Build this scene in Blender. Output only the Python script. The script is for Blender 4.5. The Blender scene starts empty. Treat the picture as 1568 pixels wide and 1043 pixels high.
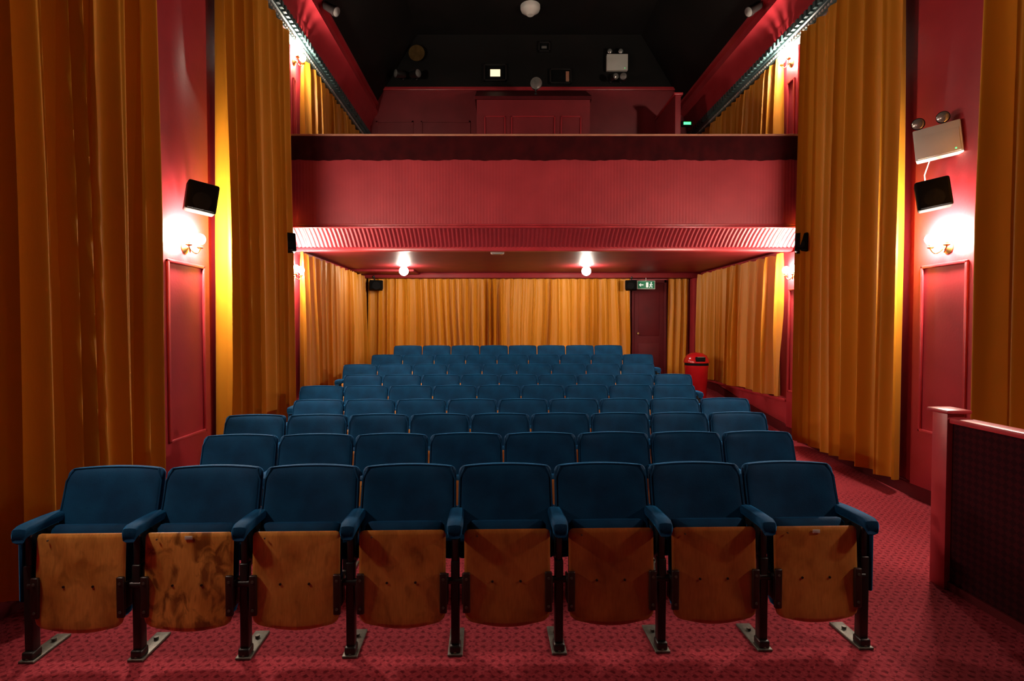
import bpy, bmesh, math, random
from mathutils import Vector, Matrix
random.seed(7)
sc = bpy.context.scene
try:
    sc.view_settings.view_transform = 'Standard'
except Exception: pass
PI = math.pi
XL, XR, YB, YF = -2.81, 3.97, 11.3, -1.3
CAMZ = 1.64

# ---------------------------------------------------------------- materials
def nm(name):
    m = bpy.data.materials.new(name); m.use_nodes = True
    nt = m.node_tree; b = nt.nodes['Principled BSDF']
    return m, nt, b
def pset(b, **k):
    for a, v in k.items():
        a = a.replace('_', ' ')
        if a in b.inputs: b.inputs[a].default_value = v
def c4(c): return (c[0], c[1], c[2], 1)
def coords(nt, scale=(1,1,1), rot=(0,0,0)):
    t = nt.nodes.new('ShaderNodeTexCoord'); mp = nt.nodes.new('ShaderNodeMapping')
    mp.inputs['Scale'].default_value = scale; mp.inputs['Rotation'].default_value = rot
    nt.links.new(t.outputs['Object'], mp.inputs['Vector']); return mp.outputs['Vector']
def noise(nt, vec, scale, detail=4, dist=0):
    n = nt.nodes.new('ShaderNodeTexNoise'); n.inputs['Scale'].default_value = scale
    n.inputs['Detail'].default_value = detail; n.inputs['Distortion'].default_value = dist
    nt.links.new(vec, n.inputs['Vector']); return n.outputs['Fac']
def ramp(nt, fac, stops):
    r = nt.nodes.new('ShaderNodeValToRGB'); e = r.color_ramp.elements
    while len(e) < len(stops): e.new(.5)
    for i, (p, c) in enumerate(stops): e[i].position = p; e[i].color = c4(c)
    nt.links.new(fac, r.inputs['Fac']); return r.outputs['Color']
def bump(nt, b, h, s, d=.01):
    bp = nt.nodes.new('ShaderNodeBump'); bp.inputs['Strength'].default_value = s; bp.inputs['Distance'].default_value = d
    nt.links.new(h, bp.inputs['Height']); nt.links.new(bp.outputs['Normal'], b.inputs['Normal'])
def mat_noise(name, c1, c2, scale=3, rough=.5, bs=.1, bscale=60, sheen=0, sheen_tint=None, stretch=(1,1,1), spec=.5, metal=0, srough=.4):
    m, nt, b = nm(name); v = coords(nt, stretch)
    nt.links.new(ramp(nt, noise(nt, v, scale), [(.3, c1), (.7, c2)]), b.inputs['Base Color'])
    pset(b, Roughness=rough, Metallic=metal); pset(b, Sheen_Weight=sheen, Sheen_Roughness=srough)
    b.inputs['Specular IOR Level'].default_value = spec
    if sheen_tint: pset(b, Sheen_Tint=c4(sheen_tint))
    if bs: bump(nt, b, noise(nt, v, bscale, 3), bs)
    return m
def mat_emit(name, col, s, base=(.8,.8,.8)):
    m, nt, b = nm(name); pset(b, Base_Color=c4(base), Emission_Color=c4(col), Emission_Strength=s); return m

M_red = mat_noise('red_paint', (.28,.015,.022), (.35,.023,.032), 2.5, .45, .08, 40)
M_redtrim = mat_noise('red_gloss_paint', (.31,.018,.025), (.39,.028,.037), 4, .33, .05, 40)
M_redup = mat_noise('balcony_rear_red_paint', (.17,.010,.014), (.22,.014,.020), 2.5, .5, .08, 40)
M_cove = mat_noise('cove_red_paint', (.21,.013,.019), (.26,.017,.025), 3, .5, .06, 40)
M_redceil = mat_noise('dark_red_ceiling_paint', (.17,.010,.014), (.22,.014,.019), 3, .5, .05, 30, spec=.18)
M_black = mat_noise('black_paint', (.003,.0025,.002), (.006,.0045,.004), 1.5, .7, .1, 20, spec=.2)
M_gold = mat_noise('gold_curtain_fabric', (.47,.170,.008), (.61,.240,.013), 1.2, .5, .06, 90, .08, (1,.6,.2), (1,1,.25), .35)
M_vel = mat_noise('blue_velvet', (.0010,.028,.078), (.0024,.050,.125), 7, .75, .12, 160, 1.0, (.04,.38,.88), spec=.12, srough=.32)
M_maroon = mat_noise('maroon_velvet', (.022,.002,.003), (.04,.003,.004), 6, .85, .1, 150, .15, (.6,.1,.1), spec=.08)
M_metal = mat_noise('black_painted_metal', (.008,.007,.007), (.016,.012,.011), 9, .38, .05, 60)
M_brk = mat_noise('bracket_metal', (.016,.007,.005), (.03,.011,.008), 12, .4, .1, 60)
M_foot = mat_noise('worn_steel', (.08,.075,.06), (.16,.15,.125), 30, .5, .1, 80, metal=.5)
M_plastic = mat_noise('black_plastic', (.004,.004,.004), (.006,.006,.006), 5, .75, .05, 200, spec=.06)
M_grille = mat_noise('speaker_grille', (.002,.002,.002), (.006,.006,.006), 300, .9, .3, 400, spec=.03)
M_white = mat_noise('white_plastic', (.50,.48,.43), (.60,.58,.53), 3, .35, 0)
M_grey = mat_noise('grey_plastic', (.10,.095,.09), (.15,.14,.13), 3, .4, 0)
M_lens = mat_noise('lamp_lens', (.28,.27,.25), (.36,.35,.33), 20, .2, 0, metal=.6)
M_brass = mat_noise('brass', (.55,.36,.12), (.7,.47,.18), 10, .28, .05, 60, metal=1)
M_dbrass = mat_noise('tarnished_brass', (.16,.09,.03), (.26,.15,.05), 10, .4, .05, 60, metal=.8)
M_teal = mat_noise('teal_dentil_paint', (.045,.085,.09), (.08,.14,.14), 6, .4, .1, 40)
M_tan = mat_noise('tan_ledge_edge', (.36,.15,.09), (.45,.2,.12), 6, .5, .1, 40)
WB=(1,.88,.72)
M_bulb = mat_emit('bulb_glow', WB, 1450)
M_bulb2 = mat_emit('bulb_glow_rear', WB, 1000)
M_bulb3 = mat_emit('bulb_glow_upper', WB, 820)
M_bulb0 = mat_emit('bulb_glow_front', WB, 640)
M_ceilbulb = mat_emit('ceiling_bulb_glow', (1,.90,.76), 215)
M_port = mat_emit('port_window_light', (1,.75,.45), 1.2)
M_exit = mat_emit('exit_green', (.0,.25,.10), .2, (.0,.12,.05))
M_led = mat_emit('green_led', (.05,1,.2), 3.0, (.05,.5,.1))
M_sign = mat_emit('sign_white', (.8,1,.85), .45)
M_bin = mat_noise('red_bin_plastic', (.30,.005,.007), (.38,.008,.01), 3, .2, 0)
M_door = mat_noise('dark_red_door', (.075,.004,.007), (.10,.006,.009), 3, .6, .05, 30, spec=.2)

def beadboard():
    m, nt, b = nm('red_beadboard'); v = coords(nt)
    w = nt.nodes.new('ShaderNodeTexWave'); w.inputs['Scale'].default_value = 7.8
    nt.links.new(v, w.inputs['Vector'])
    nt.links.new(ramp(nt, noise(nt, v, 2.5), [(.3,(.27,.015,.023)), (.7,(.34,.023,.032))]), b.inputs['Base Color'])
    pset(b, Roughness=.55); bump(nt, b, w.outputs['Fac'], .22, .005); return m
M_bead = beadboard()
def carpet():
    m, nt, b = nm('patterned_carpet'); v = coords(nt, rot=(0,0,PI/4))
    ch = nt.nodes.new('ShaderNodeTexChecker'); ch.inputs['Scale'].default_value = 34
    nt.links.new(v, ch.inputs['Vector'])
    vo = nt.nodes.new('ShaderNodeTexVoronoi'); vo.inputs['Scale'].default_value = 24; vo.inputs['Randomness'].default_value = 0
    nt.links.new(v, vo.inputs['Vector'])
    c1 = ramp(nt, noise(nt, v, 70, 3), [(.3,(.24,.022,.032)), (.7,(.38,.048,.062))])
    c2 = ramp(nt, noise(nt, v, 50, 3), [(.3,(.10,.008,.013)), (.7,(.20,.016,.025))])
    mx = nt.nodes.new('ShaderNodeMix'); mx.data_type = 'RGBA'
    r = ramp(nt, vo.outputs['Distance'], [(.25,(1,1,1)), (.5,(0,0,0))])
    mm = nt.nodes.new('ShaderNodeMath'); mm.operation = 'MULTIPLY'
    nt.links.new(ch.outputs['Fac'], mm.inputs[0]); nt.links.new(r, mm.inputs[1])
    nt.links.new(mm.outputs[0], mx.inputs['Factor']); nt.links.new(c1, mx.inputs['A']); nt.links.new(c2, mx.inputs['B'])
    nt.links.new(mx.outputs['Result'], b.inputs['Base Color'])
    pset(b, Roughness=.95); b.inputs['Specular IOR Level'].default_value = .1
    bump(nt, b, noise(nt, v, 220, 2), .3); return m
M_carpet = carpet()
def partpanel():
    m, nt, b = nm('dark_patterned_panel'); v = coords(nt, rot=(PI/4,0,0))
    ch = nt.nodes.new('ShaderNodeTexChecker'); ch.inputs['Scale'].default_value = 30
    ch.inputs['Color1'].default_value = (.030,.004,.006,1); ch.inputs['Color2'].default_value = (.018,.003,.005,1)
    nt.links.new(v, ch.inputs['Vector']); nt.links.new(ch.outputs['Color'], b.inputs['Base Color'])
    pset(b, Roughness=.95); b.inputs['Specular IOR Level'].default_value=.05; return m
M_pp = partpanel()
def wood():
    # per-seat wood tone / stain amount come from the object's own colour; tone partly paints in light falloff (red = tone, green = stain)
    m, nt, b = nm('varnished_plywood'); v = coords(nt, (1,1,.6))
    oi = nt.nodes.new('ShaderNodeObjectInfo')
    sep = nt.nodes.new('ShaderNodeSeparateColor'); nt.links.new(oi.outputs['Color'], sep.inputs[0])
    ad = nt.nodes.new('ShaderNodeVectorMath'); ad.operation = 'ADD'
    sc_ = nt.nodes.new('ShaderNodeVectorMath'); sc_.operation = 'SCALE'; sc_.inputs['Scale'].default_value = 30
    cb = nt.nodes.new('ShaderNodeCombineXYZ')
    for i in range(3): nt.links.new(oi.outputs['Random'], cb.inputs[i])
    nt.links.new(cb.outputs[0], sc_.inputs[0]); nt.links.new(v, ad.inputs[0]); nt.links.new(sc_.outputs[0], ad.inputs[1])
    a = noise(nt, ad.outputs[0], 7, 6, .5)
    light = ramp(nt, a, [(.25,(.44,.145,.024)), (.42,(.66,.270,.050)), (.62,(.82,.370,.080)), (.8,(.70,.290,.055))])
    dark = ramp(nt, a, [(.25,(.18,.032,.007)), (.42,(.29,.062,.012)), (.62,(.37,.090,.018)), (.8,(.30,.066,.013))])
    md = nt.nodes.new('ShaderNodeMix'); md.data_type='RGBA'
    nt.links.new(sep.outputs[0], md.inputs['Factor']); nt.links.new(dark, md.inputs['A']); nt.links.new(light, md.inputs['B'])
    st = noise(nt, ad.outputs[0], 15, 6, .8)
    sr = ramp(nt, st, [(.36,(.22,.13,.09)), (.50,(1,1,1))])
    mx = nt.nodes.new('ShaderNodeMix'); mx.data_type='RGBA'; mx.blend_type='MULTIPLY'
    nt.links.new(sep.outputs[1], mx.inputs['Factor'])
    nt.links.new(md.outputs['Result'], mx.inputs['A']); nt.links.new(sr, mx.inputs['B'])
    g = coords(nt, (60,60,4)); gn = noise(nt, g, 3, 3)
    gr = ramp(nt, gn, [(.35,(.78,.72,.66)), (.6,(1,1,1))])
    mg = nt.nodes.new('ShaderNodeMix'); mg.data_type='RGBA'; mg.blend_type='MULTIPLY'; mg.inputs['Factor'].default_value=.6
    nt.links.new(mx.outputs['Result'], mg.inputs['A']); nt.links.new(gr, mg.inputs['B'])
    nt.links.new(mg.outputs['Result'], b.inputs['Base Color'])
    pset(b, Roughness=.30); bump(nt, b, a, .05); return m
M_wood = wood()

# ---------------------------------------------------------------- builder
class MB:
    def __init__(s): s.v=[]; s.f=[]; s.m=[]; s.mats=[]
    def mi(s, mat):
        if mat not in s.mats: s.mats.append(mat)
        return s.mats.index(mat)
    def add(s, vs, fs, mat, M=None):
        o = len(s.v); i = s.mi(mat)
        for p in vs:
            p = Vector(p); s.v.append(M @ p if M else p)
        for f in fs: s.f.append([o+k for k in f]); s.m.append(i)
    def box(s, c, d, mat, bev=0, M=None, seg=2):
        bm = bmesh.new(); bmesh.ops.create_cube(bm, size=1)
        for v in bm.verts: v.co = Vector((v.co.x*d[0], v.co.y*d[1], v.co.z*d[2])) + Vector(c)
        if bev: bmesh.ops.bevel(bm, geom=bm.edges[:], offset=bev, segments=seg, affect='EDGES', profile=.5)
        bm.verts.index_update()
        s.add([v.co.copy() for v in bm.verts], [[v.index for v in f.verts] for f in bm.faces], mat, M); bm.free()
    def bb(s, a, b, mat, bev=0, M=None):
        s.box([(a[i]+b[i])/2 for i in range(3)], [abs(b[i]-a[i]) for i in range(3)], mat, bev, M)
    def cyl(s, p0, p1, r0, mat, r1=None, n=16, M=None):
        r1 = r0 if r1 is None else r1
        p0, p1 = Vector(p0), Vector(p1); q = (p1-p0).to_track_quat('Z','Y')
        a = [p0 + q @ Vector((r0*math.cos(2*PI*i/n), r0*math.sin(2*PI*i/n), 0)) for i in range(n)]
        b = [p1 + q @ Vector((r1*math.cos(2*PI*i/n), r1*math.sin(2*PI*i/n), 0)) for i in range(n)]
        s.add(a+b, [[i,(i+1)%n,n+(i+1)%n,n+i] for i in range(n)]+[list(range(n))[::-1], list(range(n,2*n))], mat, M)
    def lathe(s, prof, mat, M=None, n=24):
        vs=[]; fs=[]
        for r,z in prof: vs += [(r*math.cos(2*PI*i/n), r*math.sin(2*PI*i/n), z) for i in range(n)]
        for k in range(len(prof)-1):
            for i in range(n): j=(i+1)%n; fs.append([k*n+i,k*n+j,(k+1)*n+j,(k+1)*n+i])
        fs.append(list(range(n))[::-1]); fs.append([(len(prof)-1)*n+i for i in range(n)])
        s.add(vs, fs, mat, M)
    def tube(s, pts, r, mat, n=8, M=None):
        for a,b in zip(pts[:-1], pts[1:]): s.cyl(a,b,r,mat,n=n,M=M)
    def sphere(s, c, r, mat, M=None, sz=(1,1,1), n=14):
        prof=[(max(1e-4,math.sin(PI*k/(n//2)))*r, -math.cos(PI*k/(n//2))*r) for k in range(n//2+1)]
        T = Matrix.Translation(c) @ Matrix.Diagonal((*sz,1))
        s.lathe(prof, mat, (M @ T) if M else T, n)
    def prism_x(s, prof, x0, x1, mat):
        n=len(prof); vs=[(x0,y,z) for y,z in prof]+[(x1,y,z) for y,z in prof]
        s.add(vs, [[i,(i+1)%n,n+(i+1)%n,n+i] for i in range(n)]+[list(range(n))[::-1], list(range(n,2*n))], mat)
    def prism_y(s, prof, y0, y1, mat):
        n=len(prof); vs=[(x,y0,z) for x,z in prof]+[(x,y1,z) for x,z in prof]
        s.add(vs, [[i,(i+1)%n,n+(i+1)%n,n+i] for i in range(n)]+[list(range(n))[::-1], list(range(n,2*n))], mat)
    def slab(s, xc, w, z0, z1, yc, t, mat, r=.06, at=.0, ab=.0, rb=None, ex=8, nu=16, nv=14, wf=None):
        rb = r if rb is None else rb
        def P(i,j,side):
            u=math.sin(PI/2*(-1+2*i/nu)); v=math.sin(PI/2*(-1+2*j/nv))
            z=z0+(z1-z0)*(v+1)/2; hw=w
            if wf: hw = w*wf((v+1)/2)
            d=z1-z
            if d<r: hw -= r-math.sqrt(max(0,r*r-(r-d)**2))
            d=z-z0
            if d<rb: hw -= rb-math.sqrt(max(0,rb*rb-(rb-d)**2))
            pr=math.sqrt(max(0,1-abs(u)**ex))*math.sqrt(max(0,1-abs(v)**ex))
            zz=z+at*(1-u*u)*max(0,v)-ab*(1-u*u)*max(0,-v)
            return (xc+hw*u, yc(u,(v+1)/2)+side*t/2*pr, zz)
        for side in (-1,1):
            vs=[P(i,j,side) for j in range(nv+1) for i in range(nu+1)]; fs=[]
            for j in range(nv):
                for i in range(nu):
                    a=j*(nu+1)+i; q=[a,a+1,a+nu+2,a+nu+1]
                    fs.append(q if side<0 else q[::-1])
            s.add(vs,fs,mat)
    def mesh(s, name, origin=(0,0,0), ang=38, weld=False):
        o=Vector(origin); me=bpy.data.meshes.new(name)
        me.from_pydata([tuple(p-o) for p in s.v],[],s.f)
        for m in s.mats: me.materials.append(m)
        me.polygons.foreach_set('material_index', s.m)
        bm=bmesh.new(); bm.from_mesh(me)
        bmesh.ops.remove_doubles(bm, verts=bm.verts[:], dist=1e-5)
        if weld!='open': bmesh.ops.recalc_face_normals(bm, faces=bm.faces[:])
        bm.to_mesh(me); bm.free()
        me.polygons.foreach_set('use_smooth',[True]*len(me.polygons))
        me.set_sharp_from_angle(angle=math.radians(ang)); me.update()
        return me
    def obj(s, name, origin=(0,0,0), ang=38, weld=False):
        ob=bpy.data.objects.new(name, s.mesh(name,origin,ang,weld)); ob.location=origin
        sc.collection.objects.link(ob); return ob
def sbox(name,a,b,mat,bev=0):
    m=MB(); m.bb(a,b,mat,bev); c=[(a[i]+b[i])/2 for i in range(3)]; return m.obj(name,c)

# ---------------------------------------------------------------- shell
FP=[(YF,0),(5.2,0),(6.5,.07),(7.5,.13),(8.3,.215),(9.2,.32),(10.1,.45),(YB,.49)]
def fz(y):
    for (a,za),(b,zb) in zip(FP[:-1],FP[1:]):
        if y<=b: return za+(zb-za)*(y-a)/(b-a)
    return FP[-1][1]
m=MB(); m.prism_x(FP+[(YB,-.15),(YF,-.15)], XL, XR, M_carpet); m.obj('floor',ang=20)
sbox('wall_left',(XL-.12,YF-.12,-.15),(XL,YB+.12,7.7),M_red)
sbox('wall_right',(XR,YF-.12,-.15),(XR+.12,YB+.12,7.7),M_red)
sbox('wall_front',(XL,YF-.12,-.15),(XR,YF,7.7),M_black)
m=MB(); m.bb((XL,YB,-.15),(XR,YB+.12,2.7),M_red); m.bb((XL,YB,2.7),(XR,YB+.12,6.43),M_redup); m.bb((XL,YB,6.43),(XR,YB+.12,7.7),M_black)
for x0,x1 in ((-2.5,-1.75),(-1.6,-.6)):
    for a,b in (((x0,5.75),(x1,5.78)),((x0,4.6),(x0+.03,5.78)),((x1-.03,4.6),(x1,5.78))):
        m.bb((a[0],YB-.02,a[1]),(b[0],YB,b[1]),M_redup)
m.bb((XL,YB-.05,6.38),(XR,YB,6.45),M_redtrim,.012)
m.obj('wall_back',(0,YB,3))
cp=[(XL,6.15),(XL+.32,6.15),(-1.67,7.5),(2.83,7.5),(XR-.32,6.15),(XR,6.15),(XR,7.7),(XL,7.7)]
m=MB(); m.prism_y(cp,YF,YB,M_black); m.bb((-1.9,9.0,7.12),(3.1,9.25,7.5),M_black,.01)
m.obj('ceiling',(0,5,7.5),20)
def cornice(name,side):
    xw=XL if side<0 else XR; s=1 if side<0 else -1
    pr=[(0,5.36),(.13,5.36),(.13,5.42),(.16,5.44),(.16,5.56)]
    m=MB(); m.prism_y([(xw+s*p,z) for p,z in pr+[(0,5.56)]],YF,YB,M_teal)
    pr=[(0,5.56),(.17,5.56),(.19,5.60),(.19,5.68),(.22,5.72),(.24,5.80),(.29,5.88),(.34,5.92),(.34,5.98),(.31,6.0),(.31,6.08),(.36,6.10),(.36,6.15),(0,6.15)]
    m.prism_y([(xw+s*p,z) for p,z in pr],YF,YB,M_redtrim)
    y=YF+.05
    while y<YB-.05:
        m.bb((xw+s*.155,y,5.47),(xw+s*.20,y+.05,5.55),M_teal); y+=.1
    for k in range(int((YB-YF)/.06)):
        m.bb((xw+s*.13,YF+k*.06,5.385),(xw+s*.145,YF+k*.06+.03,5.41),M_white)
    return m.obj(name,(xw,5,5.7))
cornice('trim_1',-1); cornice('trim_2',1)
def base(name,xw,s):
    m=MB()
    for (a,za),(b,zb) in zip(FP[:-1],FP[1:]):
        for z0,z1,p in ((0,.12,.02),(.12,.135,.028)):
            vs=[(xw+s*q,y,z+h) for y,z in ((a,za),(b,zb)) for q in (0,p) for h in (z0,z1)]
            m.add(vs,[[0,1,5,4],[2,6,7,3],[1,3,7,5],[0,4,6,2],[0,2,3,1],[4,5,7,6]],M_door)
    m.obj(name,(xw,5,0))
base('baseboard_left',XL,1); base('baseboard_right',XR,-1)
PW=.05
def pilaster(side,y0,y1,zb,zt,panels,ins=.11):
    xw=XL if side<0 else XR; s=1 if side<0 else -1
    m=MB(); m.bb((xw,y0,zb),(xw+s*PW,y1,zt),M_red,.004)
    for z0,z1 in panels:
        a,b=y0+ins,y1-ins; t=.028
        for q in (((a,z0),(b,z0+t)),((a,z1-t),(b,z1)),((a,z0),(a+t,z1)),((b-t,z0),(b,z1))):
            m.bb((xw+s*PW,q[0][0],q[0][1]),(xw+s*(PW+.022),q[1][0],q[1][1]),M_redtrim,.007)
    m.obj('pilaster',(xw,(y0+y1)/2,(zb+zt)/2))
YL,YR_=7.49,7.59
for side in (-1,1):
    pilaster(side,4.48 if side<0 else 4.54,5.28,.14,5.35,[(.66,2.2)])
    pilaster(side,1.9,2.62,.14,5.35,[(.66,2.2)])
    ye=YL if side<0 else YR_
    pilaster(side,7.19,ye,.27,2.64,[(.75,2.15)],.06)
    pilaster(side,7.40,ye+.1,3.5,5.35,[(3.6,4.95)],.05)
    xw=XL if side<0 else XR; s=-side
    y0=4.41 if side<0 else 4.46
    m=MB(); m.bb((xw,y0,.14),(xw+s*.07,y0+.06,5.35),M_black,.005); m.obj('black_strip_left' if side<0 else 'black_strip_right',(xw,4.5,2.7))  # plain black strip filling the slit between curtain and pilaster
for side,n in ((-1,'trim_5'),(1,'trim_6')):
    xw=XL if side<0 else XR; s=-side
    sbox(n,(xw,7.66,.60),(xw+s*.035,YB-.15,.64),M_redtrim,.006)

# ---------------------------------------------------------------- balcony
m=MB()
yb0=7.17; B0,B1,BY=XL+.001,XR-.001,YB-.001
m.prism_x([(yb0,2.93),(yb0,4.03),(yb0+.22,4.03),(yb0+.22,3.25),(BY,3.45),(BY,2.72),(7.62,2.72),(7.50,2.80),(7.25,2.93)],B0,B1,M_bead)
m.obj('balcony_front',(0,yb0,3.4),20)
m=MB(); n=int((XR-XL)/.0055); vs=[];fs=[]
prof=[(yb0+.015,2.925),(7.24,2.90),(7.34,2.84),(7.44,2.765),(7.52,2.69)]
K=len(prof)
for i in range(n+1):
    x=XL+(XR-XL)*i/n; d=.0045*math.sin(2*PI*(x/.055))
    for y,z in prof: vs.append((x,y+d*.6,z+d*.8))
for i in range(n):
    for k in range(K-1):
        a=i*K+k; fs.append([a,a+K,a+K+1,a+1])
m.add(vs,fs,M_cove); m.obj('trim_7',(0,7.3,2.8),80,'open')
m=MB()
m.bb((XL,yb0-.03,2.905),(XR,yb0+.03,2.93),M_redtrim,.008); m.bb((XL,yb0-.018,2.935),(XR,yb0+.03,2.955),M_redtrim,.006)
m.obj('trim_8',(0,yb0,2.93))
m=MB(); m.bb((XL,7.50,2.655),(XR,7.60,2.72),M_redtrim,.012); m.bb((XL,7.60,2.68),(XR,7.68,2.72),M_redtrim,.012)
m.obj('trim_9',(0,7.6,2.7))
sbox('trim_10',(XL,yb0-.045,4.045),(XR,yb0+.26,4.075),M_redtrim,.010)
sbox('trim_11',(XL,yb0-.06,4.062),(XR,yb0-.044,4.085),M_tan,.003)
m=MB(); n=340; vs=[];fs=[]; K=7
for i in range(n+1):
    x=XL+.01+(XR-XL-.02)*i/n
    w=.004*math.sin(x*23)+.003*math.sin(x*57+1)
    bz=3.765+.006*math.sin(x*9)+.003*math.sin(x*41)
    for k in range(K+1):
        t=k/K; vs.append((x,yb0-.048+.030*t+w*t,4.06-(4.06-bz)*t))
for i in range(n):
    for k in range(K):
        a=i*(K+1)+k; fs.append([a,a+1,a+K+2,a+K+1])
m.add(vs,fs,M_maroon); m.obj('balcony_velvet_drape',(0,yb0,3.9),60,'open')
m=MB(); m.bb((XL,7.68,2.70),(XR,YB,2.719),M_redceil); m.bb((XL,11.0,2.60),(XR,11.2,2.70),M_redceil,.01)
m.bb((XL,10.3,2.66),(-1.6,11.0,2.70),M_redceil,.005)
m.obj('ceiling_soffit',(0,9.5,2.7))
m=MB(); zf=.49
m.bb((2.70,YB-.05,zf),(3.32,YB-.005,2.52),M_door,.004)
m.bb((2.66,YB-.07,zf),(2.71,YB,2.58),M_door,.005); m.bb((3.31,YB-.07,zf),(3.36,YB,2.58),M_door,.005); m.bb((2.66,YB-.07,2.52),(3.36,YB,2.58),M_door,.005)
m.bb((2.80,YB-.06,.7),(3.22,YB-.05,1.3),M_door,.004); m.bb((2.80,YB-.06,1.45),(3.22,YB-.05,2.35),M_door,.004)
m.cyl((2.78,YB-.11,1.5),(2.78,YB-.05,1.5),.02,M_dbrass)
m.obj('door_1',(3,YB,1.5))
sbox('trim_12',(3.84,11.0,.49),(XR,YB,2.60),M_red,.005)

# ---------------------------------------------------------------- curtains
def curtain(org,dirv,nrm,L,z0,z1,lam,amp,off,seed,head=.1,mat=M_gold,amp_top=.6,sec=.16,swag=0):
    rnd=random.Random(seed); D=Vector(dirv); N=Vector(nrm); O=Vector(org)
    nc=int(L/lam*32); H=z1-z0; nr=max(14,int(H/.12))
    cuts=[-lam*rnd.random()]
    while cuts[-1]<L+lam: cuts.append(cuts[-1]+lam*rnd.uniform(.5,1.6))
    amps=[rnd.uniform(.6,1.3) for _ in cuts]; lean=[rnd.uniform(-1,1) for _ in cuts]; offs=[rnd.uniform(-.2,.2) for _ in cuts]
    cz=[rnd.uniform(0,6.28) for _ in cuts]
    ph=[rnd.uniform(0,6.28) for _ in range(10)]
    vs=[];fs=[]
    for j in range(nr+1):
        t=j/nr
        at=amp_top+(1-amp_top)*min(1,(1-t)*1.8)
        for i in range(nc+1):
            s=L*i/nc
            sw=s+lam*(.14*math.sin(t*2.4+s*1.9+ph[3])+.05*math.sin(t*5+s*5+ph[4]))
            k=0
            while k<len(cuts)-2 and cuts[k+1]<sw: k+=1
            u=(sw-cuts[k])/(cuts[k+1]-cuts[k]); u=min(1,max(0,u))
            w=u*u*(3-2*u)
            a=amps[k]*(1-w)+amps[k+1]*w; oo=offs[k]*(1-w)+offs[k+1]*w
            r=.5-.5*math.cos(2*PI*(u**(1+.25*lean[k])))
            f=2*(r**1.0)-1+sec*math.sin(6*PI*u+cz[k]+t*1.2)*(math.sin(PI*u)**.7)
            d=off+amp*at*(a*f+oo)
            if swag: d+=swag*math.sin(2*PI*s/.55+ph[5]+3.5*(1-t))*math.sin(PI*t)
            if head and z1-(z0+H*t)<head:
                kk=1-(z1-(z0+H*t))/head; d=d*(1-.25*kk)+off*.25*kk+.006*math.sin(2*PI*s/(lam*.45))*kk
            zz=z0+H*t
            if t<.02: zz+=.012*math.sin(s*6+ph[9])+.008*f
            if t>.98: zz+=.008*math.sin(s*40)
            ss=min(L,max(0,s+.17*lam*math.sin(2*PI*u)*at))
            d=max(d,.012)
            q=O+D*ss+N*d; vs.append((q.x,q.y,zz))
    for j in range(nr):
        for i in range(nc):
            a=j*(nc+1)+i; fs.append([a,a+1,a+nc+2,a+nc+1])
    m=MB(); m.add(vs,fs,mat)
    c=O+D*L/2; return m.obj('curtain',(c.x,c.y,(z0+z1)/2),80,'open')
Y=(0,1,0)
def side_cur(side,y0,y1,z0,z1,lam,amp,off,seed,**k):
    xw=XL if side<0 else XR
    return curtain((xw,y0,0),Y,(-side,0,0),y1-y0,z0,z1,lam,amp,off,seed,**k)
side_cur(-1,2.70,4.34,.15,5.355,.21,.105,.150,31,sec=.2)
side_cur( 1,2.70,4.42,.15,5.355,.21,.105,.150,32,sec=.2)
side_cur(-1,5.31,7.09,.16,5.355,.185,.090,.130,33,sec=.18)
side_cur( 1,5.31,7.09,.16,5.355,.185,.090,.130,34,sec=.18)
side_cur(-1,YL+.03,11.15,.66,2.645,.20,.072,.10,35)
side_cur( 1,YR_+.03,10.95,.66,2.645,.20,.072,.10,36)
side_cur(-1,YL+.13,11.1,3.6,5.355,.18,.065,.10,17)
side_cur( 1,YR_+.13,11.1,3.6,5.355,.18,.065,.10,18)
curtain((-2.66,YB,0),(1,0,0),(0,-1,0),5.28,.52,2.60,.17,.066,.10,19,head=.12,sec=.22,swag=.012)
curtain((3.39,YB,0),(1,0,0),(0,-1,0),.42,.52,2.60,.10,.035,.065,20)

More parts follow.
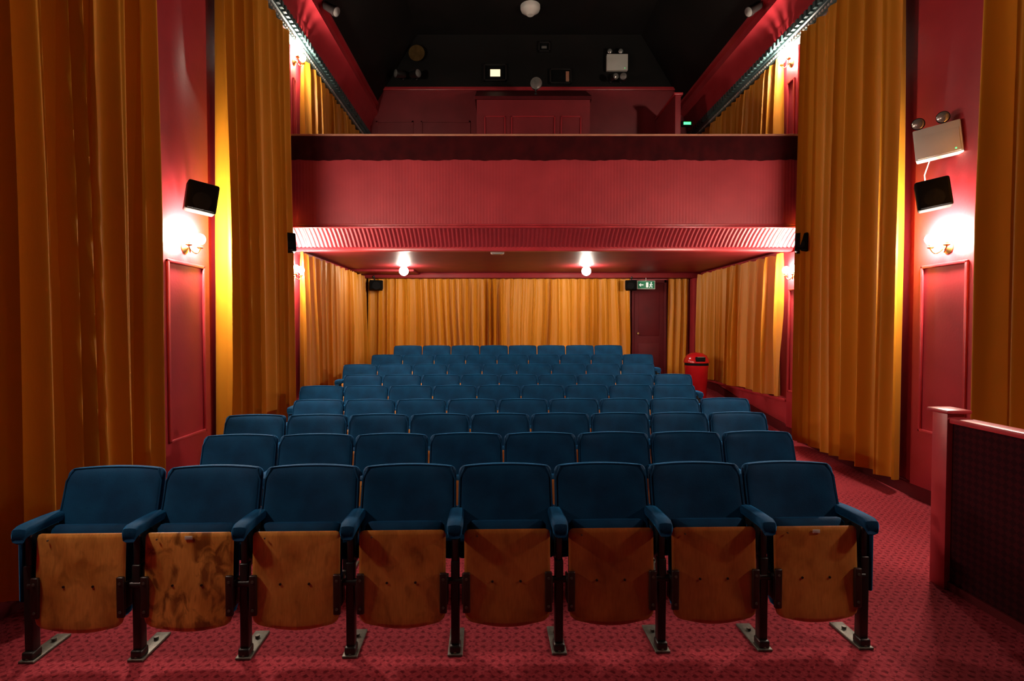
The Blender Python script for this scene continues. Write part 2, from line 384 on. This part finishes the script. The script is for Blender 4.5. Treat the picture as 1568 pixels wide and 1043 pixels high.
# ---------------------------------------------------------------- seats
PITCH=.52
def stand(m,x,left_b,right_b,panel):
    m.box((x,.005,.235),(.042,.05,.47),M_metal,.006)
    m.box((x,.04,.53),(.034,.11,.19),M_metal,.01)
    m.box((x,.12,.60),(.03,.20,.045),M_metal,.008)
    m.box((x,.085,.006),(.075,.25,.012),M_foot,.003)
    m.cyl((x,.14,.01),(x,.14,.026),.012,M_foot,n=8); m.cyl((x,-.025,.01),(x,-.025,.02),.010,M_foot,n=8)
    m.box((x,.0,.03),(.055,.065,.04),M_metal,.008)
    S=12; vs=[];fs=[]
    path=[(-.060,.605,.4),(-.068,.622,.75),(-.060,.642,.93),(-.03,.652,1),(.03,.653,1),(.10,.653,.98),(.17,.651,.93),(.23,.648,.85),(.25,.646,.4)]
    for y,z,k in path:
        for i in range(S):
            a=2*PI*i/S; cx=math.cos(a);sx=math.sin(a)
            vs.append((x+.041*k*math.copysign(abs(cx)**.6,cx), y, z+.027*k*math.copysign(abs(sx)**.6,sx)))
    for k in range(len(path)-1):
        for i in range(S): j=(i+1)%S; fs.append([k*S+i,k*S+j,(k+1)*S+j,(k+1)*S+i])
    fs.append(list(range(S))); fs.append([(len(path)-1)*S+i for i in range(S)][::-1])
    m.add(vs,fs,M_vel)
    m.cyl((x-(.055 if left_b else 0),-.01,.37),(x+(.055 if right_b else 0),-.01,.37),.017,M_metal,n=12)
    for f,sg in ((left_b,-1),(right_b,1)):
        if f:
            m.box((x+sg*.057,-.045,.325),(.036,.02,.20),M_brk,.006)
            m.box((x+sg*.040,-.01,.33),(.012,.07,.13),M_metal,.004)
            m.cyl((x+sg*.057,-.058,.395),(x+sg*.057,-.05,.395),.007,M_foot,n=8)
            m.cyl((x+sg*.057,-.058,.255),(x+sg*.057,-.05,.255),.007,M_foot,n=8)
    if panel:
        m.box((x+panel*.032,.10,.46),(.022,.24,.34),M_vel,.009)
def seat_mesh(kind):
    m=MB(); xc=PITCH/2
    m.slab(xc,.2575,.43,.880,lambda u,v:.145+.155*v-.034*u*u+.012*math.sin(PI*v),.070,M_vel,r=.034,at=.006,rb=.03,ex=11,wf=lambda v:1.0-.018*v,nu=22,nv=20)
    W=[]
    for k in range(0,41):
        q=k/40
        if q<.25: v=.15+.80*(q/.25); u=-1
        elif q>.75: v=.95-.80*((q-.75)/.25); u=1
        else: u=-1+2*(q-.25)/.5; v=1
        hw=.2575*(1-.018*v)-.006-(.022 if (v>.93 and abs(u)>.97) else 0)
        z=.43+.45*v-.004+.006*(1-u*u)*max(0,2*v-1)-(.010 if (v==1 and abs(u)>.97) else 0)
        y=.145+.155*v-.034*u*u+.012*math.sin(PI*v)-.022
        W.append((xc+hw*u,y,z))
    m.tube(W,.0042,M_vel,n=6)
    m.slab(xc,.205,.19,.645,lambda u,v:.040+.03*v,.095,M_vel,r=.04,rb=.05,ex=6,ab=.02)
    m.slab(xc,.214,.175,.628,lambda u,v:-.040+.028*v,.018,M_wood,r=.022,rb=.05,ab=.028,ex=20)
    for dx in (-.075,.065):
        m.cyl((xc+dx,-.040,.375),(xc+dx,-.032,.375),.006,M_metal,n=10)
    m.cyl((xc-.15,-.034,.6),(xc-.15,-.028,.6),.004,M_foot,n=8)
    stand(m,0,kind!='L',True,-1 if kind=='L' else 0)
    if kind=='R': stand(m,PITCH,True,False,1)
    return m.mesh('theatre_seat_mesh_'+kind,ang=50)
SM={k:seat_mesh(k) for k in 'LMR'}
rows=[(-2.305,8),(-2.05,8),(-2.33,9),(-2.10,9),(-2.35,9),(-2.09,9),(-2.35,9),(-2.13,9),(-1.93,8)]
TH=[1.6,2.0,2.0,1.2,1.2,.8,.6,.6,.6]
tone=[.85,.95,.80,.55,.30,.12,.25,.65]; stain=[.35,.85,.25,.35,.12,.08,.1,.15]  # lighter left, darker centre: seat variation plus light falloff painted into the wood
first=[]
for r,(x0,n) in enumerate(rows):
    th=math.radians(TH[r]); yc=3.05+.884*r-.295; xc=-.1
    for k in range(n):
        x=x0+k*PITCH; y=yc+math.tan(th)*(x-xc)
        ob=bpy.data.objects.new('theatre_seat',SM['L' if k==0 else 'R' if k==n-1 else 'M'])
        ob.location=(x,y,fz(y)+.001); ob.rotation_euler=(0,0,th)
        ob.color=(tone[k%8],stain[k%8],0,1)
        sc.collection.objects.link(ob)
        if r==0: first.append(ob)
for k in (1,7):
    m=MB(); m.box((0,0,0),(.036,.004,.018),M_white,.001); o=m.obj('number_plate')
    o.parent=first[k]; o.location=(PITCH/2,-.026,.605)

# ---------------------------------------------------------------- fittings
def sconce(side,y,z,bm_=M_bulb):
    xw=(XL if side<0 else XR); s=-side; xo=xw+s*PW
    m=MB()
    Mx=Matrix.Translation((xo,y,z))@Matrix.Rotation(s*PI/2,4,'Y')
    m.lathe([(.055,0),(.055,.008),(.04,.018),(.018,.03),(.012,.05)],M_brass,Mx)
    for d in (-1,1):
        pts=[]
        for k in range(9):
            t=k/8; pts.append((xo+s*(.04+.05*math.sin(t*PI/2)), y+d*.09*t, z-.045*math.sin(t*PI)+.0))
        m.tube(pts,.006,M_brass)
        bx,by,bz=pts[-1]
        m.lathe([(.008,0),(.024,.006),(.028,.014),(.013,.02),(.013,.042)],M_brass,Matrix.Translation((bx,by,bz)),16)
        m.sphere((bx,by,bz+.086),.045,bm_,sz=(1,1,1.08),n=16)
    m.obj('sconce_light',(xo,y,z))
for side in (-1,1):
    sconce(side,4.87,2.33); sconce(side,2.26,2.33,M_bulb0); sconce(side,7.37,2.31,M_bulb2)
    sconce(side,7.50 if side<0 else 7.55,5.18,M_bulb3)
def ceil_lamp(x,y,z):
    m=MB(); T=Matrix.Translation((x,y,z))@Matrix.Rotation(PI,4,'X')
    m.lathe([(.08,0),(.08,.008),(.05,.016),(.04,.02)],M_white,T)
    m.sphere((x,y,z-.095),.08,M_ceilbulb,n=20); m.obj('ceiling_lamp',(x,y,z))
ceil_lamp(-1.68,9.7,2.70); ceil_lamp(1.50,9.7,2.70)

def speaker(c,w,d,h,rz,rx,wall,ry=0):
    c=Vector(c); M=Matrix.Translation(c)@Matrix.Rotation(ry,4,'Y')@Matrix.Rotation(rz,4,'Z')@Matrix.Rotation(rx,4,'X')
    m=MB(); m.box((0,0,0),(w,d,h),M_plastic,.018,M,3)
    m.box((0,-d/2-.003,0),(w*.86,.012,h*.88),M_grille,.004,M)
    m.cyl((0,-d/2-.010,-h*.15),(0,-d/2-.008,-h*.15),w*.3,M_plastic,n=24,M=M)
    w_=Vector(wall); m.cyl(M@Vector((0,d/2-.01,0)),w_,.012,M_metal,n=10)
    m.sphere(M@Vector((0,d/2,0)),.022,M_metal)
    m.sphere(w_,.028,M_metal)
    m.obj('wall_speaker',c)
speaker((-2.57,4.80,2.74),.24,.18,.25,math.radians(35),math.radians(-4),(XL+PW+.03,4.95,2.80),math.radians(10))
speaker((3.72,4.80,2.77),.24,.18,.25,math.radians(-35),math.radians(-4),(XR-PW-.03,4.95,2.83),math.radians(-10))
speaker((-2.66,7.02,2.69),.15,.13,.24,math.radians(35),math.radians(-10),(-2.70,7.17,2.74))
speaker((3.80,7.02,2.69),.15,.13,.24,math.radians(-35),math.radians(-10),(3.86,7.17,2.74))
speaker((-2.45,10.98,2.45),.26,.18,.18,math.radians(15),math.radians(-8),(-2.5,10.99,2.62))
speaker((2.58,10.98,2.45),.22,.18,.18,math.radians(-15),math.radians(-8),(2.6,11.02,2.61))

def emerg(c,M,w=.36,h=.26,cable=None):
    m=MB(); m.box((0,0,0),(w,.09,h),M_white,.01,M,2)
    m.box((0,-.047,-h*.1),(w*.9,.006,h*.72),M_white,.002,M)
    m.cyl((w*.35,-.052,-h*.38),(w*.35,-.046,-h*.38),.006,M_led,n=8,M=M)
    for dx in (-w*.36,w*.16):
        L=M@Matrix.Translation((dx,-.02,h/2+.055))@Matrix.Rotation(math.radians(100),4,'X')
        m.cyl((dx,0,h/2),(dx,0,h/2+.03),.015,M_plastic,n=10,M=M)
        m.lathe([(.02,-.05),(.042,-.03),(.05,.01),(.05,.03)],M_plastic,L,18)
        m.lathe([(.045,.03),(.035,.038),(.001,.042)],M_lens,L,18)
    if cable: m.tube(cable,.005,M_white,n=6)
    m.obj('emergency_light',c)
c=(3.80,4.86,3.24)
emerg(c,Matrix.Translation(c)@Matrix.Rotation(math.radians(-42),4,'Z')@Matrix.Rotation(math.radians(-6),4,'Y')@Matrix.Rotation(math.radians(-4),4,'X'),
      cable=[(3.84,5.0,3.13),(3.87,5.10,3.02),(3.90,5.12,2.9),(3.88,5.08,2.83)],w=.33,h=.28)
c=(2.33,11.22,6.90); emerg(c,Matrix.Translation(c),.42,.32)

m=MB(); cx,cy,cz=2.88,11.0,2.46
m.box((cx,cy,cz),(.36,.04,.17),M_white,.006); m.box((cx,cy-.021,cz),(.33,.006,.145),M_exit,.001)
yy=cy-.0255
m.box((cx-.09,yy,cz),(.07,.002,.016),M_sign)
m.add([(cx-.145,yy,cz),(cx-.105,yy,cz-.035),(cx-.105,yy,cz+.035)],[[0,1,2]],M_sign)
m.box((cx+.02,yy,cz),(.045,.002,.10),M_sign)
m.cyl((cx+.10,yy+.001,cz+.042),(cx+.10,yy-.001,cz+.042),.014,M_sign,n=12)
for a,b in (((.095,.02),(.085,-.015)),((.085,-.015),(.115,-.03)),((.115,-.03),(.11,-.06)),((.085,-.015),(.065,-.055)),((.095,.018),(.125,.0)),((.095,.018),(.07,.0))):
    m.cyl((cx+a[0],yy,cz+a[1]),(cx+b[0],yy,cz+b[1]),.008,M_sign,n=6)
m.cyl((cx,cy,cz+.08),(cx,cy,2.60),.008,M_white,n=8)
m.obj('exit_sign',(cx,cy,cz))
m=MB(); m.box((-.04,7.95,2.69),(.19,.11,.03),M_white,.008); m.box((-.04,7.95,2.672),(.15,.08,.012),M_lens,.004); m.obj('soffit_downlight',(-.04,7.95,2.69))
m=MB(); m.lathe([(.18,0),(.18,.05),(.165,.09),(.10,.13),(.06,.17),(.001,.175)],M_white,Matrix.Translation((.55,10.3,7.5))@Matrix.Rotation(PI,4,'X'),32)
m.obj('ceiling_dome_light',(.55,10.3,7.5))

# projection booth on balcony
m=MB(); y0=10.5
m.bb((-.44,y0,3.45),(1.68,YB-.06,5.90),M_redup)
m.prism_x([(y0-.03,5.88),(y0-.03,5.94),(YB-.06,6.36),(YB-.06,5.9)],-.47,1.71,M_door)
for x0,x1 in ((-.30,.10),(.20,1.03),(1.13,1.52)):
    z0,z1=4.6,5.58
    for a,b in (((x0,z1-.025),(x1,z1)),((x0,z0),(x0+.025,z1)),((x1-.025,z0),(x1,z1))):
        m.bb((a[0],y0-.02,a[1]),(b[0],y0,b[1]),M_redtrim,.004)
m.obj('projection_booth',(.6,y0,4.7))
m=MB(); m.bb((3.12,10.0,3.45),(3.22,YB-.06,5.76),M_redup,.006); m.bb((3.09,9.97,5.76),(3.25,YB-.06,5.80),M_redtrim,.006)
m.bb((2.2,10.9,3.45),(3.12,11.0,5.35),M_redceil,.006)
m.obj('stair_partition',(3.2,10.5,4.6))
m=MB(); m.box((3.36,10.1,5.29),(.20,.06,.10),M_plastic,.01); m.box((3.36,10.066,5.29),(.13,.006,.045),M_led); m.obj('balcony_exit_light',(3.36,10.1,5.29))
m=MB(); R=Matrix.Translation((-1.66,YB,7.07))@Matrix.Rotation(PI/2,4,'X')
m.lathe([(.03,0),(.03,.08),(.10,.09),(.155,.13),(.16,.14)],M_dbrass,R); m.lathe([(.14,.141),(.12,.12),(.001,.10)],M_dbrass,R); m.obj('brass_wall_horn',(-1.66,YB,7.07))
def portw(x,z,w,h,glass,gw,gh,dx=0):
    m=MB()
    y1=YB-.06
    for a,b in (((x-w/2,z-h/2),(x+w/2,z-h/2+.03)),((x-w/2,z+h/2-.03),(x+w/2,z+h/2)),((x-w/2,z-h/2),(x-w/2+.03,z+h/2)),((x+w/2-.03,z-h/2),(x+w/2,z+h/2))):
        m.bb((a[0],y1,a[1]),(b[0],YB,b[1]),M_metal,.004)
    m.bb((x-w/2+.02,YB-.02,z-h/2+.02),(x+w/2-.02,YB-.003,z+h/2-.02),M_plastic)
    m.bb((x+dx-gw/2,YB-.03,z-gh/2),(x+dx+gw/2,YB-.018,z+gh/2),glass,.003)
    m.obj('projection_port_window',(x,YB,z))
portw(-.10,6.73,.46,.34,M_port,.20,.14); portw(1.21,6.66,.44,.30,M_tan,.07,.2,.14); portw(.88,7.24,.24,.20,M_grey,.1,.05)
def spot(name,c,rz,rx,r=.09,l=.2,body=M_metal,wall=None,lens=M_lens):
    M=Matrix.Translation(c)@Matrix.Rotation(rz,4,'Z')@Matrix.Rotation(rx,4,'X')@Matrix.Rotation(PI/2,4,'X')
    m=MB(); m.lathe([(r*.5,-l/2),(r*.8,-l*.35),(r*.85,l*.2),(r,l*.35),(r,l/2)],body,M,20); m.lathe([(r*.88,l/2+.001),(r*.5,l/2+.012),(.001,l/2+.016)],lens,M,20)
    if wall: m.cyl(c,wall,.012,M_metal,n=8); m.sphere(wall,.03,M_metal)
    m.obj(name,c)
spot('stage_spotlight',(.68,10.72,6.26),0,math.radians(10),.11,.2,M_grey,(.68,10.74,6.09))
spot('stage_spotlight',(2.22,11.0,6.52),.3,.2,.06,.2,M_metal,(2.22,11.27,6.55))
spot('stage_spotlight',(2.42,11.0,6.52),-.3,.2,.07,.2,M_metal,(2.42,11.27,6.55),M_grey)
spot('stage_spotlight',(-1.95,11.0,6.58),-.9,.1,.08,.22,M_metal,(-1.95,11.27,6.6),M_grey)
spot('stage_spotlight',(-1.68,11.0,6.58),.9,.1,.08,.22,M_metal,(-1.68,11.27,6.6),M_grey)
spot('stage_spotlight',(-2.34,7.75,6.02),1.3,.6,.07,.24,M_metal,(-2.46,7.8,6.12),M_grey)
spot('stage_spotlight',(3.50,7.75,6.02),-1.3,.6,.07,.24,M_metal,(3.63,7.8,6.12),M_grey)

bz=fz(9.55)
m=MB(); T=Matrix.Translation((3.38,9.55,bz+.002))
m.lathe([(.15,0),(.165,.02),(.195,.56),(.20,.58),(.20,.60)],M_bin,T,32)
m.lathe([(.198,.60),(.198,.645)],M_plastic,T,32)
m.lathe([(.212,.645),(.212,.665),(.20,.71),(.165,.77),(.10,.81),(.001,.825)],M_bin,T,32)
m.box((3.38,9.36,bz+.715),(.16,.06,.08),M_plastic,.015); m.box((3.38,9.345,bz+.75),(.12,.05,.012),M_foot,.004)
m.obj('litter_bin',(3.38,9.55,bz))

m=MB()
m.bb((2.765,3.42,0.001),(2.875,3.54,1.10),M_redtrim,.006); m.bb((2.745,3.395,1.10),(2.90,3.565,1.125),M_redtrim,.008)
m.bb((2.80,1.9,0.001),(2.86,3.42,1.04),M_pp); m.bb((2.775,1.9,1.04),(2.885,3.42,1.075),M_redtrim,.008)
m.bb((2.785,1.9,.001),(2.80,3.42,.05),M_door)
m.obj('partition_wall',(2.8,2.7,0))

# ---------------------------------------------------------------- world + camera
w=bpy.data.worlds.new('World'); sc.world=w; w.use_nodes=True
w.node_tree.nodes['Background'].inputs[0].default_value=(.02,.015,.012,1); w.node_tree.nodes['Background'].inputs[1].default_value=.2
cd=bpy.data.cameras.new('Camera'); cam=bpy.data.objects.new('Camera',cd); sc.collection.objects.link(cam)
cam.location=(0,0,CAMZ); cam.rotation_euler=(math.radians(90-1.45),0,0)
cd.sensor_width=36; cd.lens=36*850/1568; cd.shift_x=.0115; cd.clip_start=.05
sc.camera=cam
